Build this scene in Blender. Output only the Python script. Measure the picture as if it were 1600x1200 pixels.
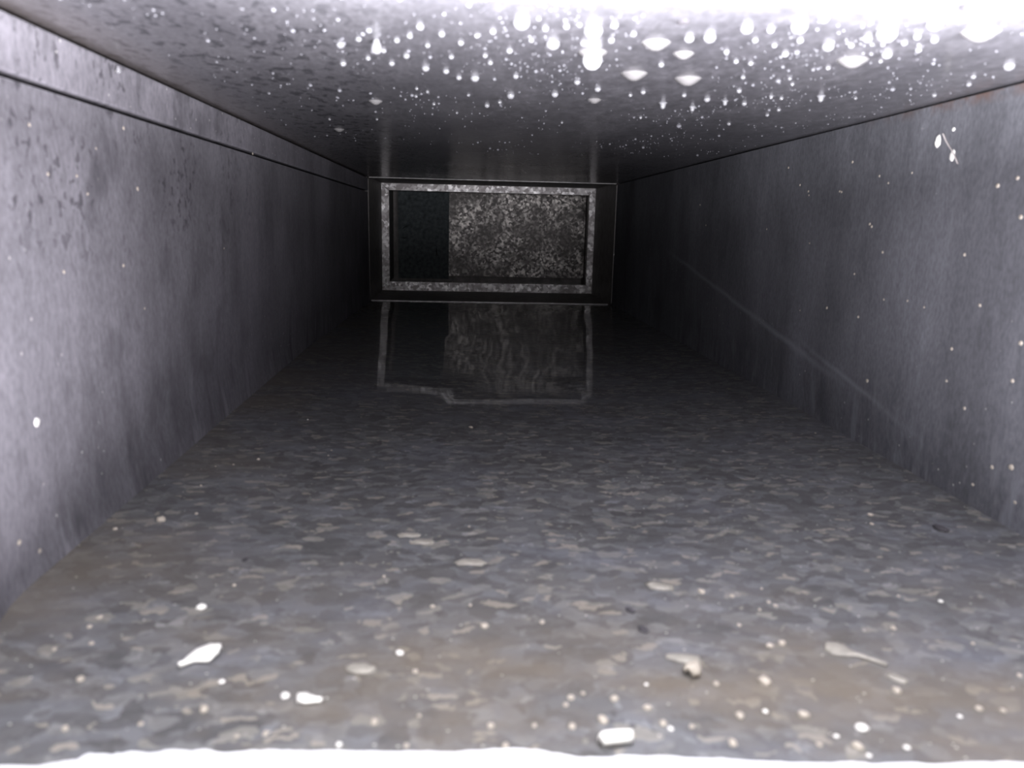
import bpy, bmesh, math, random
from mathutils import Vector, Matrix, noise

random.seed(7)
S = bpy.context.scene
COL = S.collection
for o in list(bpy.data.objects):
    bpy.data.objects.remove(o)

# ------------------------------------------------------------------ camera
PITCH, YAW, ROLL, F = 0.2058, 0.0644, 0.0237, 1200.0
cp, sp, cy_, sy_ = math.cos(PITCH), math.sin(PITCH), math.cos(YAW), math.sin(YAW)
FWD = Vector((sy_ * cp, cy_ * cp, -sp))
R0 = Vector((cy_, -sy_, 0.0))
U0 = R0.cross(FWD)
RGT = R0 * math.cos(ROLL) + U0 * math.sin(ROLL)
UPV = U0 * math.cos(ROLL) - R0 * math.sin(ROLL)
cam_data = bpy.data.cameras.new('camera')
cam_data.sensor_width = 36.0
cam_data.lens = F / 1600.0 * 36.0
cam_data.clip_start = 0.005
cam_data.dof.use_dof = True
cam_data.dof.focus_distance = 1.05
cam_data.dof.aperture_fstop = 11.0
cam = bpy.data.objects.new('camera', cam_data)
cam.matrix_world = Matrix((RGT, UPV, -FWD)).transposed().to_4x4()
COL.objects.link(cam)
S.camera = cam

# ------------------------------------------------------------------ light and exposure
S.view_settings.view_transform = 'Standard'
S.view_settings.look = 'None'
S.view_settings.gamma = 1.0
S.view_settings.exposure = 0.0
S.view_settings.use_curve_mapping = False
S.cycles.use_denoising = True
S.cycles.max_bounces = 10
S.cycles.caustics_reflective = False
S.cycles.caustics_refractive = False
S.cycles.sample_clamp_indirect = 4.0

world = bpy.data.worlds.new('overcast_daylight')
S.world = world
world.use_nodes = True
bgn = world.node_tree.nodes['Background']
bgn.inputs[0].default_value = (0.90, 0.90, 1.0, 1)
bgn.inputs[1].default_value = 0.03



def lamp(name, kind, power, loc, color, **kw):
    d = bpy.data.lights.new(name, kind)
    d.energy = power
    d.color = color
    o = bpy.data.objects.new(name, d)
    o.location = loc
    for k, v in kw.items():
        if k == 'aim':
            o.rotation_euler = Vector(v).to_track_quat('-Z', 'Y').to_euler()
        else:
            setattr(d, k, v)
    COL.objects.link(o)
    return o


# the phone's torch, next to its lens
lamp('phone_flash', 'POINT', 3.3, (-0.012, -0.004, 0.004), (0.97, 0.96, 1.0), shadow_soft_size=0.005)
# daylight thrown up from the sunlit ground in front of the duct mouth
lamp('ground_bounce', 'AREA', 15.0, (0.09, 0.075, -0.18), (0.95, 0.92, 1.0),
     shape='RECTANGLE', size=0.40, size_y=0.15, aim=(0.0, 0.25, 1.0))

# strip lamp added under the upper lip to make the ceiling glare
lamp('ceiling_glare_fill', 'AREA', 17.0, (0.11, 0.235, 0.054), (0.93, 0.93, 1.0),
     shape='RECTANGLE', size=0.36, size_y=0.012, aim=(0.0, 0.08, 1.0))
# area lamp added to brighten the near floor, in place of skylight
lamp('floor_fill', 'AREA', 2.8, (0.06, 0.04, 0.15), (0.95, 0.95, 1.0),
     shape='RECTANGLE', size=0.45, size_y=0.20, aim=(0.0, 0.25, -1.0))

# ------------------------------------------------------------------ duct measures (metres)
L, R, FZ, CZ = -0.1937, 0.3063, -0.161, 0.0837
SEAM = 0.0556
Y0, D, DE = 0.185, 1.587, 1.86      # mouth, lip, end flange


def ray(px, py):
    return (FWD * F + RGT * (px - 800.0) - UPV * (py - 600.0))


def at_y(px, py, y):
    d = ray(px, py)
    return d * (y / d.y)


def at_z(px, py, z):
    d = ray(px, py)
    return d * (z / d.z)


def at_x(px, py, x):
    d = ray(px, py)
    return d * (x / d.x)


# ------------------------------------------------------------------ materials
class NT:
    def __init__(self, name):
        self.m = bpy.data.materials.new(name)
        self.m.use_nodes = True
        self.t = self.m.node_tree
        self.b = self.t.nodes['Principled BSDF']
        self.co = self.t.nodes.new('ShaderNodeTexCoord').outputs['Object']

    def n(self, typ, **kw):
        nd = self.t.nodes.new(typ)
        for k, v in kw.items():
            if k in nd.inputs:
                self.set(nd.inputs[k], v)
            else:
                setattr(nd, k, v)
        return nd

    def set(self, sock, v):
        if isinstance(v, bpy.types.NodeSocket):
            self.t.links.new(v, sock)
        else:
            sock.default_value = v

    def map(self, scale, rot=(0, 0, 0)):
        mp = self.n('ShaderNodeMapping')
        mp.inputs['Scale'].default_value = scale
        mp.inputs['Rotation'].default_value = rot
        self.t.links.new(self.co, mp.inputs['Vector'])
        return mp.outputs[0]

    def noise(self, vec, scale, detail=3.0, rough=0.55, dist=0.0, out='Fac'):
        nd = self.n('ShaderNodeTexNoise')
        self.t.links.new(vec, nd.inputs['Vector'])
        nd.inputs['Scale'].default_value = scale
        nd.inputs['Detail'].default_value = detail
        nd.inputs['Roughness'].default_value = rough
        nd.inputs['Distortion'].default_value = dist
        return nd.outputs[out]

    def voro(self, vec, scale, feature='F1', out='Distance', rand=1.0):
        nd = self.n('ShaderNodeTexVoronoi')
        nd.feature = feature
        self.t.links.new(vec, nd.inputs['Vector'])
        nd.inputs['Scale'].default_value = scale
        nd.inputs['Randomness'].default_value = rand
        return nd.outputs[out]

    def ramp(self, fac, stops, interp='LINEAR'):
        nd = self.n('ShaderNodeValToRGB')
        cr = nd.color_ramp
        cr.interpolation = interp
        while len(cr.elements) < len(stops):
            cr.elements.new(0.5)
        for e, (p, c) in zip(cr.elements, stops):
            e.position = p
            e.color = (c, c, c, 1) if isinstance(c, (int, float)) else (*c, 1)
        self.t.links.new(fac, nd.inputs[0])
        return nd.outputs[0]

    def mix(self, fac, a, b, mode='MIX'):
        nd = self.n('ShaderNodeMix')
        nd.data_type = 'RGBA'
        nd.blend_type = mode
        self.set(nd.inputs[0], fac)
        for s, v in ((nd.inputs[6], a), (nd.inputs[7], b)):
            if isinstance(v, tuple) and len(v) == 3:
                v = (*v, 1)
            self.set(s, v)
        return nd.outputs[2]

    def math(self, op, a, b=0.0, c=0.0, clamp=False):
        nd = self.n('ShaderNodeMath')
        nd.operation = op
        nd.use_clamp = clamp
        for s, v in zip(nd.inputs, (a, b, c)):
            self.set(s, v)
        return nd.outputs[0]

    def add_vec(self, a, b, k):
        s = self.n('ShaderNodeVectorMath')
        s.operation = 'SCALE'
        self.t.links.new(b, s.inputs[0])
        s.inputs['Scale'].default_value = k
        v = self.n('ShaderNodeVectorMath')
        v.operation = 'ADD'
        self.t.links.new(a, v.inputs[0])
        self.t.links.new(s.outputs[0], v.inputs[1])
        return v.outputs[0]

    def sep(self, vec):
        nd = self.n('ShaderNodeSeparateXYZ')
        self.t.links.new(vec, nd.inputs[0])
        return nd.outputs

    def bump(self, h, strength, dist):
        nd = self.n('ShaderNodeBump')
        self.set(nd.inputs['Height'], h)
        nd.inputs['Strength'].default_value = strength
        nd.inputs['Distance'].default_value = dist
        self.t.links.new(nd.outputs[0], self.b.inputs['Normal'])
        return nd.outputs[0]

    def p(self, **kw):
        for k, v in kw.items():
            k = k.replace('_', ' ')
            if isinstance(v, tuple) and len(v) == 3:
                v = (*v, 1)
            self.set(self.b.inputs[k], v)
        return self.m


def mat_floor():
    t = NT('galvanised_floor')
    warp = t.noise(t.co, 60, 3, .6, out='Color')
    v = t.add_vec(t.map((0.62, 0.9, 1.0)), warp, 0.012)
    cell = t.sep(t.voro(v, 190, out='Color'))
    v2 = t.add_vec(t.map((0.5, 1.0, 1.0)), warp, 0.016)
    cell2 = t.sep(t.voro(v2, 330, out='Color'))
    base = t.ramp(cell[0], [(0.0, (.085, .085, .088)), (.22, (.105, .105, .110)), (.42, (.122, .124, .132)),
                            (.62, (.14, .143, .156)), (.82, (.165, .165, .17)), (.94, (.22, .213, .20))], 'CONSTANT')
    fine = t.ramp(cell2[1], [(0.0, .84), (.3, .95), (.6, 1.05), (.88, 1.2), (.97, 1.5)], 'CONSTANT')
    c = t.mix(1.0, base, fine, 'MULTIPLY')
    # scattered pale crystals
    tan = t.ramp(cell2[0], [(.965, 0.0), (.97, 1.0)])
    c = t.mix(t.math('MULTIPLY', tan, .75), c, (.33, .30, .26))
    # cloudy bluish oxide
    blue = t.ramp(t.noise(t.map((.7, 1, 1)), 16, 4, .65), [(.50, 0.0), (.68, .38)])
    c = t.mix(blue, c, (.175, .185, .23))
    dark = t.ramp(t.noise(t.map((.6, 1, 1)), 34, 4, .7), [(.60, 0.0), (.70, .65)])
    c = t.mix(dark, c, (.06, .06, .068))
    # brown silt along the mouth and the left corner
    xyz = t.sep(t.co)
    nearm = t.math('MULTIPLY', t.math('SUBTRACT', 0.36, xyz[1]), 8.0, clamp=True)
    leftm = t.math('MULTIPLY', t.math('SUBTRACT', -0.09, xyz[0]), 9.0, clamp=True)
    silt = t.ramp(t.noise(t.map((.6, 1, 1)), 11, 5, .65), [(.42, 0.0), (.62, 1.0)])
    sm = t.math('MULTIPLY', silt, t.math('MAXIMUM', nearm, t.math('MULTIPLY', leftm, .9)))
    c = t.mix(t.math('MULTIPLY', sm, .8), c, (.15, .125, .095))
    c = t.mix(1.0, c, (.80, .79, .755), 'MULTIPLY')
    # fine pale grains stuck in the zinc
    sp_ = t.ramp(t.voro(t.map((.8, 1, 1)), 330), [(.10, 1.0), (.16, 0.0)])
    sel = t.ramp(t.sep(t.voro(t.map((.8, 1, 1)), 330, out='Color'))[0], [(.90, 0.0), (.91, 1.0)])
    c = t.mix(t.math('MULTIPLY', sp_, sel), c, (.5, .48, .43))
    wav = t.noise(t.map((.5, 1.6, 1)), 26, 2, .5)
    t.bump(t.math('ADD', wav, t.math('MULTIPLY', cell[0], .25)), .10, .002)
    # water film: only the top coat is smooth
    m = t.p(Base_Color=c, Metallic=.1, Roughness=.6, Coat_Weight=.75, Coat_Roughness=.03, Coat_IOR=1.33)
    nb = t.n('ShaderNodeBump')
    t.set(nb.inputs['Height'], t.noise(t.map((.35, 2.4, 1)), 30, 2, .5))
    nb.inputs['Strength'].default_value = .05
    nb.inputs['Distance'].default_value = .0012
    t.t.links.new(nb.outputs[0], t.b.inputs['Coat Normal'])
    return m


def mat_wall(name, tone, stain):
    t = NT(name)
    stre = t.noise(t.map((1, 1.0, .16)), 150, 3, .6)
    fine = t.noise(t.map((1, 1, .45)), 520, 2, .6)
    big = t.noise(t.map((1, 1, .55)), 9, 5, .62)
    c0 = tuple(k * .60 for k in tone)
    c1 = tuple(k * 1.32 for k in tone)
    c = t.mix(t.ramp(big, [(.3, 0.0), (.7, 1.0)]), c0, c1)
    c = t.mix(1.0, c, t.ramp(stre, [(.3, .91), (.7, 1.09)]), 'MULTIPLY')
    c = t.mix(1.0, c, t.ramp(fine, [(.3, .80), (.7, 1.2)]), 'MULTIPLY')
    # paler zinc runs towards the floor
    xyz = t.sep(t.co)
    low = t.math('MULTIPLY', t.math('SUBTRACT', -0.085, xyz[2]), 14.0, clamp=True)
    runs = t.ramp(t.noise(t.map((1, 1.0, .22)), 75, 3, .6), [(.55, 0.0), (.68, .8)])
    c = t.mix(t.math('MULTIPLY', runs, low), c, tuple(k * 1.55 for k in tone))
    drk = t.ramp(t.noise(t.map((1, 1.0, .3)), 48, 4, .65), [(.54, 0.0), (.66, .8)])
    c = t.mix(t.math('MULTIPLY', drk, low), c, tuple(k * .5 for k in tone))
    if stain:
        # black mildew spots near the mouth, high on this wall
        hi = t.math('MULTIPLY', t.math('ADD', xyz[2], 0.045), 22.0, clamp=True)
        nr = t.math('MULTIPLY', t.math('SUBTRACT', 0.78, xyz[1]), 6.0, clamp=True)
        reg = t.math('MULTIPLY', hi, nr)
        sp_ = t.ramp(t.noise(t.map((1, 1, .8)), 150, 3, .6), [(.56, 0.0), (.62, 1.0)])
        pat = t.ramp(t.noise(t.co, 22, 3, .6), [(.42, 0.0), (.54, 1.0)])
        c = t.mix(t.math('MULTIPLY', t.math('MULTIPLY', sp_, pat), t.math('MULTIPLY', reg, .7)), c, (.028, .026, .030))
        big2 = t.ramp(t.noise(t.map((1, 1, .7)), 30, 3, .6), [(.54, 0.0), (.70, .55)])
        c = t.mix(t.math('MULTIPLY', big2, nr), c, (.045, .043, .048))
    else:
        # long pale light streaks painted into the colour along the cross-break crease
        def light_streak(ya, za, yb, zb, w, amt, c):
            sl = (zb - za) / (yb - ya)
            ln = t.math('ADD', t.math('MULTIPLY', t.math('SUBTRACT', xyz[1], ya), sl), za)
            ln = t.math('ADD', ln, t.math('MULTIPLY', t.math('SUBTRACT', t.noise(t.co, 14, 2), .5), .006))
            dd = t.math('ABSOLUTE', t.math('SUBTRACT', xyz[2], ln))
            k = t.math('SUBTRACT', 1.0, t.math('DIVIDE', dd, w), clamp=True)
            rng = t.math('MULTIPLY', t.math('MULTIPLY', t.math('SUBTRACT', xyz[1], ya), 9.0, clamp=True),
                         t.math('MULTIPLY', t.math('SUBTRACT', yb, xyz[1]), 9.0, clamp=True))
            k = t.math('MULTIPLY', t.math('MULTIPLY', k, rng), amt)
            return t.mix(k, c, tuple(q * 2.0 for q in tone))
        top = t.math('MULTIPLY', t.math('SUBTRACT', xyz[2], CZ - .009), 130.0, clamp=True)
        nr = t.math('MULTIPLY', t.math('SUBTRACT', 0.62, xyz[1]), 7.0, clamp=True)
        rust = t.ramp(t.noise(t.co, 60, 3, .6), [(.42, 0.0), (.58, .85)])
        c = t.mix(t.math('MULTIPLY', rust, t.math('MULTIPLY', top, nr)), c, (.085, .050, .038))
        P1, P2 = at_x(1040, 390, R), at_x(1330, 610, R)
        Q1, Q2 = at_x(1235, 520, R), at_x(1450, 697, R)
        c = light_streak(P2.y, P2.z, P1.y, P1.z, .0045, .6, c)
        c = light_streak(Q2.y, Q2.z, Q1.y, Q1.z, .0035, .5, c)
    # dull white grains
    d1 = t.ramp(t.voro(t.co, 130), [(.07, 1.0), (.12, 0.0)])
    s1 = t.ramp(t.sep(t.voro(t.co, 130, out='Color'))[0], [(.90, 0.0), (.91, 1.0)])
    c = t.mix(t.math('MULTIPLY', d1, t.math('MULTIPLY', s1, .8)), c, (.42, .41, .39))
    t.bump(t.math('ADD', stre, t.math('MULTIPLY', fine, .6)), .12, .0012)
    return t.p(Base_Color=c, Metallic=.0, Roughness=.7, Specular_IOR_Level=.2)


def mat_ceiling():
    t = NT('wet_galvanised_ceiling')
    xyz = t.sep(t.co)
    fine = t.noise(t.map((1, .55, 1)), 420, 2, .6)
    mist = t.noise(t.map((1, .6, 1)), 130, 3, .65)
    big = t.noise(t.map((1, .5, 1)), 12, 4, .6)
    c = t.mix(t.ramp(big, [(.3, 0.0), (.7, 1.0)]), (.060, .058, .065), (.105, .102, .110))
    c = t.mix(1.0, c, t.ramp(mist, [(.35, .78), (.62, 1.15), (.72, 1.6)]), 'MULTIPLY')
    c = t.mix(1.0, c, t.ramp(fine, [(.3, .8), (.7, 1.25)]), 'MULTIPLY')
    # dark mildew flecks on the left half
    lf = t.math('MULTIPLY', t.math('SUBTRACT', 0.03, xyz[0]), 8.0, clamp=True)
    sp_ = t.ramp(t.noise(t.map((1.0, .6, 1)), 130, 3, .65), [(.52, 0.0), (.60, 1.0)])
    c = t.mix(t.math('MULTIPLY', sp_, t.math('MULTIPLY', lf, .9)), c, (.018, .018, .021))
    # rusty bloom in the left corner
    lc = t.math('MULTIPLY', t.math('SUBTRACT', L + .035, xyz[0]), 30.0, clamp=True)
    c = t.mix(t.math('MULTIPLY', lc, .45), c, (.10, .078, .064))
    t.bump(t.math('ADD', mist, t.math('MULTIPLY', fine, .4)), .10, .0012)
    m = t.p(Base_Color=c, Metallic=.1, Roughness=.6, Coat_Weight=.8, Coat_Roughness=.2, Coat_IOR=1.33)
    nb = t.n('ShaderNodeBump')
    t.set(nb.inputs['Height'], t.noise(t.map((1, .3, 1)), 150, 2, .5))
    nb.inputs['Strength'].default_value = .05
    nb.inputs['Distance'].default_value = .001
    t.t.links.new(nb.outputs[0], t.b.inputs['Coat Normal'])
    return m


def mat_spangle(name, lo, hi, scale, metal=.8, rough=.43, patch=0.0):
    t = NT(name)
    warp = t.noise(t.co, 120, 3, .6, out='Color')
    v = t.add_vec(t.co, warp, .010)
    cell = t.sep(t.voro(v, scale, out='Color'))
    nz = t.noise(t.co, scale * .55, 5, .7)
    f = t.math('ADD', t.math('MULTIPLY', cell[0], .6), t.math('MULTIPLY', nz, .55))
    mid = tuple(a * .7 + b * .3 for a, b in zip(lo, hi))
    c = t.ramp(f, [(.40, lo), (.60, mid), (.70, tuple(a * .55 + b * .45 for a, b in zip(lo, hi))), (.82, hi)])
    if patch:
        pm = t.ramp(t.noise(t.co, 13, 3, .6), [(.42, 1.0), (.60, 0.0)])
        c = t.mix(t.math('MULTIPLY', pm, patch), c, lo)
    t.bump(cell[1], .25, .001)
    return t.p(Base_Color=c, Metallic=metal, Roughness=rough)


def mat_plain(name, col, rough=.6, metal=0.0, var=.25, scale=60, **kw):
    t = NT(name)
    nz = t.noise(t.co, scale, 4, .6)
    c = t.mix(t.ramp(nz, [(.3, 0.0), (.7, 1.0)]), tuple(k * (1 - var) for k in col), tuple(min(1, k * (1 + var)) for k in col))
    t.bump(nz, .15, .001)
    return t.p(Base_Color=c, Roughness=rough, Metallic=metal, **kw)


M = dict(
    floor=mat_floor(), ceiling=mat_ceiling(),
    wall_left=mat_wall('galvanised_left_wall', (.128, .123, .134), True),
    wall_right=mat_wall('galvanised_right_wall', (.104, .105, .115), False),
    strip=mat_wall('galvanised_seam_strip', (.155, .148, .162), True),
    far=mat_plain('dull_dark_zinc', (.21, .195, .185), .6, .3, .3, 60),
    lip=mat_plain('worn_zinc_edge', (.42, .41, .40), .4, .4, .35, 90),
    frame=mat_spangle('bright_spangle_zinc', (.20, .185, .18), (.99, .97, .95), 150, patch=.6),
    plate=mat_spangle('mottled_spangle_zinc', (.060, .055, .051), (.68, .64, .59), 190, .65, .46, .8),
    liner=mat_plain('dark_green_grey_liner', (.085, .100, .103), .8, 0, .5, 110),
    slit=mat_plain('black_slot', (.004, .004, .004), .9),
    wrap=mat_plain('white_torn_wrap', (.86, .87, .87), .8, 0, .06, 80),
    chip=mat_plain('white_paint_flake', (.86, .84, .78), .55, 0, .1, 200),
    tan=mat_plain('tan_flake', (.22, .205, .175), .6, 0, .25, 200),
    grit=mat_plain('pale_grit', (.36, .32, .265), .7, 0, .2, 300),
    fibre=mat_plain('grey_fibre', (.5, .46, .44), .8),
    dark=mat_plain('dark_crumb', (.03, .027, .03), .8),
)
_w = NT('condensate_water')  # milky base colour stands in for torch light focused by the drops
M['water'] = _w.p(Base_Color=(.60, .60, .62), Roughness=.05, Transmission_Weight=.7, IOR=1.333,
                  Coat_Weight=1.0, Coat_Roughness=.03)
_w0 = NT('condensate_water_painted_glare')  # whiter water, the hanging tip's glare painted into its base colour
M['water_painted_glare'] = _w0.p(Base_Color=(.88, .88, .90), Roughness=.05, Transmission_Weight=.4, IOR=1.333, Coat_Weight=1.0, Coat_Roughness=.03)
_w2 = NT('condensate_water_flat')
M['water_flat'] = _w2.p(Base_Color=(.30, .29, .285), Roughness=.08, Transmission_Weight=.5, IOR=1.333,
                        Coat_Weight=1.0, Coat_Roughness=.05)


_w3 = NT('condensate_mist')
M['mist'] = _w3.p(Base_Color=(.30, .30, .32), Roughness=.1, Transmission_Weight=.5, IOR=1.333)


# ------------------------------------------------------------------ object helpers
def mesh_of(name, bm, mat, smooth=False):
    me = bpy.data.meshes.new(name)
    bm.normal_update()
    bm.to_mesh(me)
    bm.free()
    me.materials.append(mat)
    if smooth:
        for p in me.polygons:
            p.use_smooth = True
    return me


def link(name, me, parent=None, loc=None, **props):
    o = bpy.data.objects.new(name, me)
    COL.objects.link(o)
    if parent:
        o.parent = parent
    if loc is not None:
        o.location = loc
    for k, v in props.items():
        o[k] = v
    return o


def thing(name, label, cat, loc=(0, 0, 0), group=None):
    o = link(name, None, None, loc, label=label, category=cat)
    if group:
        o['group'] = group
    return o


def box(bm, a, b):
    r = bmesh.ops.create_cube(bm, size=1.0)
    s = [b[i] - a[i] for i in range(3)]
    c = [(a[i] + b[i]) / 2 for i in range(3)]
    for v in r['verts']:
        v.co = Vector((v.co.x * s[0] + c[0], v.co.y * s[1] + c[1], v.co.z * s[2] + c[2]))
    return r['verts']


def bevel(bm, w, seg=2):
    bmesh.ops.bevel(bm, geom=bm.edges[:], offset=w, segments=seg, affect='EDGES', profile=.6)


def sheet(fn, nu, nv, thick):
    """A sheet of metal: fn(u, v) -> inner-face point, outer face offset by `thick` (a vector)."""
    bm = bmesh.new()
    t = Vector(thick)
    inner = [[bm.verts.new(fn(i / nu, j / nv)) for j in range(nv + 1)] for i in range(nu + 1)]
    o = [bm.verts.new(Vector(fn(i, j)) + t) for i, j in ((0, 0), (1, 0), (1, 1), (0, 1))]
    rim = {}

    def cp_(v):
        if v not in rim:
            rim[v] = bm.verts.new(v.co)
        return rim[v]
    for i in range(nu):
        for j in range(nv):
            bm.faces.new((inner[i][j], inner[i + 1][j], inner[i + 1][j + 1], inner[i][j + 1]))
    bm.faces.new((o[3], o[2], o[1], o[0]))
    e = ([inner[i][0] for i in range(nu + 1)], [inner[nu][j] for j in range(nv + 1)],
         [inner[i][nv] for i in range(nu, -1, -1)], [inner[0][j] for j in range(nv, -1, -1)])
    for k, line in enumerate(e):
        bm.faces.new([cp_(v) for v in reversed(line)] + [bm.verts.new(o[k].co), bm.verts.new(o[(k + 1) % 4].co)])
    bm.normal_update()
    fs = bm.faces[:]
    if fs[0].normal.dot(t) > 0:
        bmesh.ops.reverse_faces(bm, faces=fs[:nu * nv])
    return bm


# ------------------------------------------------------------------ the duct shell
XC = (L + R) / 2
YC = 0.915                    # centre of the folded cross-break
HALF = DE - .28 - YC


def cross_break(x, y, amp):
    u = abs(x - XC) / ((R - L) / 2)
    v = abs(y - YC) / (D - YC)
    return amp * max(0.0, 1.0 - max(u, v))


def left_x(y, z):
    """The left sheet bows: it follows the corner lines the photograph shows."""
    for (y0, x0), (y1, x1) in zip(BOW, BOW[1:]):
        if y <= y1:
            break
    k = max(0.0, min(1.0, (y - y0) / (y1 - y0)))
    xb = x0 + (x1 - x0) * k
    low = max(0.0, min(1.0, (0.04 - z) / .20))
    return L + (xb - L) * low


BOW = [(.10, -.168), (.27, -.1795), (.31, -.1885), (.36, -.1927), (.43, -.1935), (.55, -.1972), (.76, -.2030), (1.06, -.1985), (1.30, -.1950), (1.6, -.1925)]


def floor_z(x, y):
    z = FZ + cross_break(x, y, -.008)
    # a shallow dent
    dx, dy = (x - DENT.x) / .045, (y - DENT.y) / .05
    r2 = dx * dx + dy * dy
    if r2 < 4:
        z -= .0036 * math.exp(-r2 * 1.6)
    z += .0005 * noise.noise(Vector((x * 7, y * 9, 3)))
    return z


DENT = at_z(985, 785, FZ)


def ceil_z(x, y):
    z = CZ + cross_break(x, y, -.003)
    return z + .0006 * noise.noise(Vector((x * 8, y * 7, 9)))


CR1, CR2 = at_x(1040, 390, R), at_x(1440, 690, R)
CSL = (CR1.z - CR2.z) / (CR1.y - CR2.y)


def right_x(y, z):
    line = CR2.z + (y - CR2.y) * CSL
    d = line - z
    off = 0.05 * max(0.0, min(.06, d)) * max(0, min(1, (D - y) / .4))
    return R + off + .0005 * noise.noise(Vector((y * 6, z * 9, 1)))


def lerp(a, b, t):
    return a + (b - a) * t


def fl(u, v):
    x, y = lerp(L - .012, R + .006, u), lerp(Y0, D, v)
    return Vector((x, y, floor_z(x, y)))


link('floor', mesh_of('floor', sheet(fl, 70, 170, (0, 0, -.012)), M['floor'], True), kind='structure')


def ce(u, v):
    x, y = lerp(L - .012, R + .016, u), lerp(Y0 - .01, D, v)
    return Vector((x, y, ceil_z(x, y)))


link('ceiling', mesh_of('ceiling', sheet(ce, 60, 150, (0, 0, .012)), M['ceiling'], True), kind='structure')


def wl(u, v):
    y, z = lerp(Y0 - .06, D, u), lerp(FZ - .006, SEAM - .0006, v)
    return Vector((left_x(y, z), y, z))


link('wall_left', mesh_of('wall_left', sheet(wl, 120, 24, (-.016, 0, 0)), M['wall_left'], True), kind='structure')


def wr(u, v):
    y, z = lerp(Y0 - .01, D, u), lerp(FZ - .006, CZ - .0014, v)
    return Vector((right_x(y, z), y, z))


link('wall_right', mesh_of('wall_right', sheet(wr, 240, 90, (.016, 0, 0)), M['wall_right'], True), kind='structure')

bm = bmesh.new()
box(bm, (R + .0135, Y0 - .01, CZ - .012), (R + .03, D, CZ + .012))  # added backing, keeps sky light from leaking through the corner gap
link('added_gap_backing', mesh_of('added_gap_backing', bm, M['far']), kind='structure')

# upper-left lap strip: the ceiling sheet's flange lapped over the left sheet, lower edge standing proud
bm = bmesh.new()
N = 60
prof = [(-.018, CZ + .002), (-.018, CZ - .0016), (-.006, CZ - .0018), (.0008, CZ - .0022), (.0010, CZ - .0034), (.0006, CZ - .010), (.0006, SEAM + .008),
        (.0006, SEAM + .0034), (.0000, SEAM + .0022), (-.004, SEAM + .0020), (-.020, SEAM + .0020), (-.020, SEAM - .006)]
rows = []
for i in range(N + 1):
    y = lerp(Y0 - .06, D - .004, i / N)
    w = .0006 * noise.noise(Vector((y * 9, 2, 2)))
    rows.append([bm.verts.new((L + a + (w if k in (7, 8) else 0), y, z + (w if k in (7, 8, 9) else 0))) for k, (a, z) in enumerate(prof)])
for i in range(N):
    for k in range(len(prof) - 1):
        bm.faces.new((rows[i][k], rows[i + 1][k], rows[i + 1][k + 1], rows[i][k + 1]))
bmesh.ops.recalc_face_normals(bm, faces=bm.faces[:])
link('trim_1', mesh_of('trim_1', bm, M['strip']), kind='structure')

# second duct section between the lip and the end flange
G = .004
L2, R2, F2, C2 = L - .002, R + .002, FZ - .002, CZ + .002
for nm, a, b in (('wall_left', (L2 - .012, D + G, F2), (L2, DE + .3, C2)),
                 ('wall_right', (R2, D + G, F2), (R2 + .012, DE + .3, C2)),
                 ('floor', (L2 - .012, D + G, F2 - .012), (R2 + .012, DE + .3, F2)),
                 ('ceiling', (L2 - .012, D + G, C2), (R2 + .012, DE + .3, C2 + .012))):
    bm = bmesh.new()
    box(bm, a, b)
    link(nm + '.001', mesh_of(nm, bm, M['far']), kind='structure')

# the joint lip: a thin raised hem all round, each side a part
lip = thing('joint_lip', 'thin raised sheet metal hem running round the duct before the far bright frame', 'duct joint', (XC, D, FZ))
inv = Vector((-XC, -D, -FZ))


def part_box(name, a, b, mat, parent, off, bev=.0006, **props):
    bm = bmesh.new()
    box(bm, a, b)
    if bev:
        bevel(bm, bev, 1)
    for v in bm.verts:
        v.co += off
    return link(name, mesh_of(name, bm, mat), parent, **props)


part_box('bottom_hem', (L + .004, D - .001, FZ - .001), (R - .008, D + .003, FZ + .0022), M['lip'], lip, inv)
part_box('top_hem', (L + .002, D - .001, CZ - .0012), (R - .002, D + .003, CZ + .001), M['lip'], lip, inv)
part_box('side_hem', (L - .001, D - .001, FZ + .0032), (L + .0018, D + .003, CZ - .0022), M['far'], lip, inv)
part_box('side_hem', (R - .0018, D - .001, FZ + .0032), (R + .001, D + .003, CZ - .0022), M['far'], lip, inv)

# ------------------------------------------------------------------ end flange frame
TL, TR = at_y(595, 287, DE), at_y(933, 291, DE)
BL, BR = at_y(594, 453, DE), at_y(930, 459, DE)
xl, xr = (TL.x + BL.x) / 2, (TR.x + BR.x) / 2
zt, zb = (TL.z + TR.z) / 2, (BL.z + BR.z) / 2
BW = .0205
print('frame', xl, xr, zt, zb, 'duct', L, R, FZ, CZ)
fr = thing('flange_frame', 'rectangular frame of bright spangled galvanised steel at the far end of the duct', 'frame', (XC, DE, FZ))
FO = Vector((-XC, -DE, -FZ))


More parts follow.
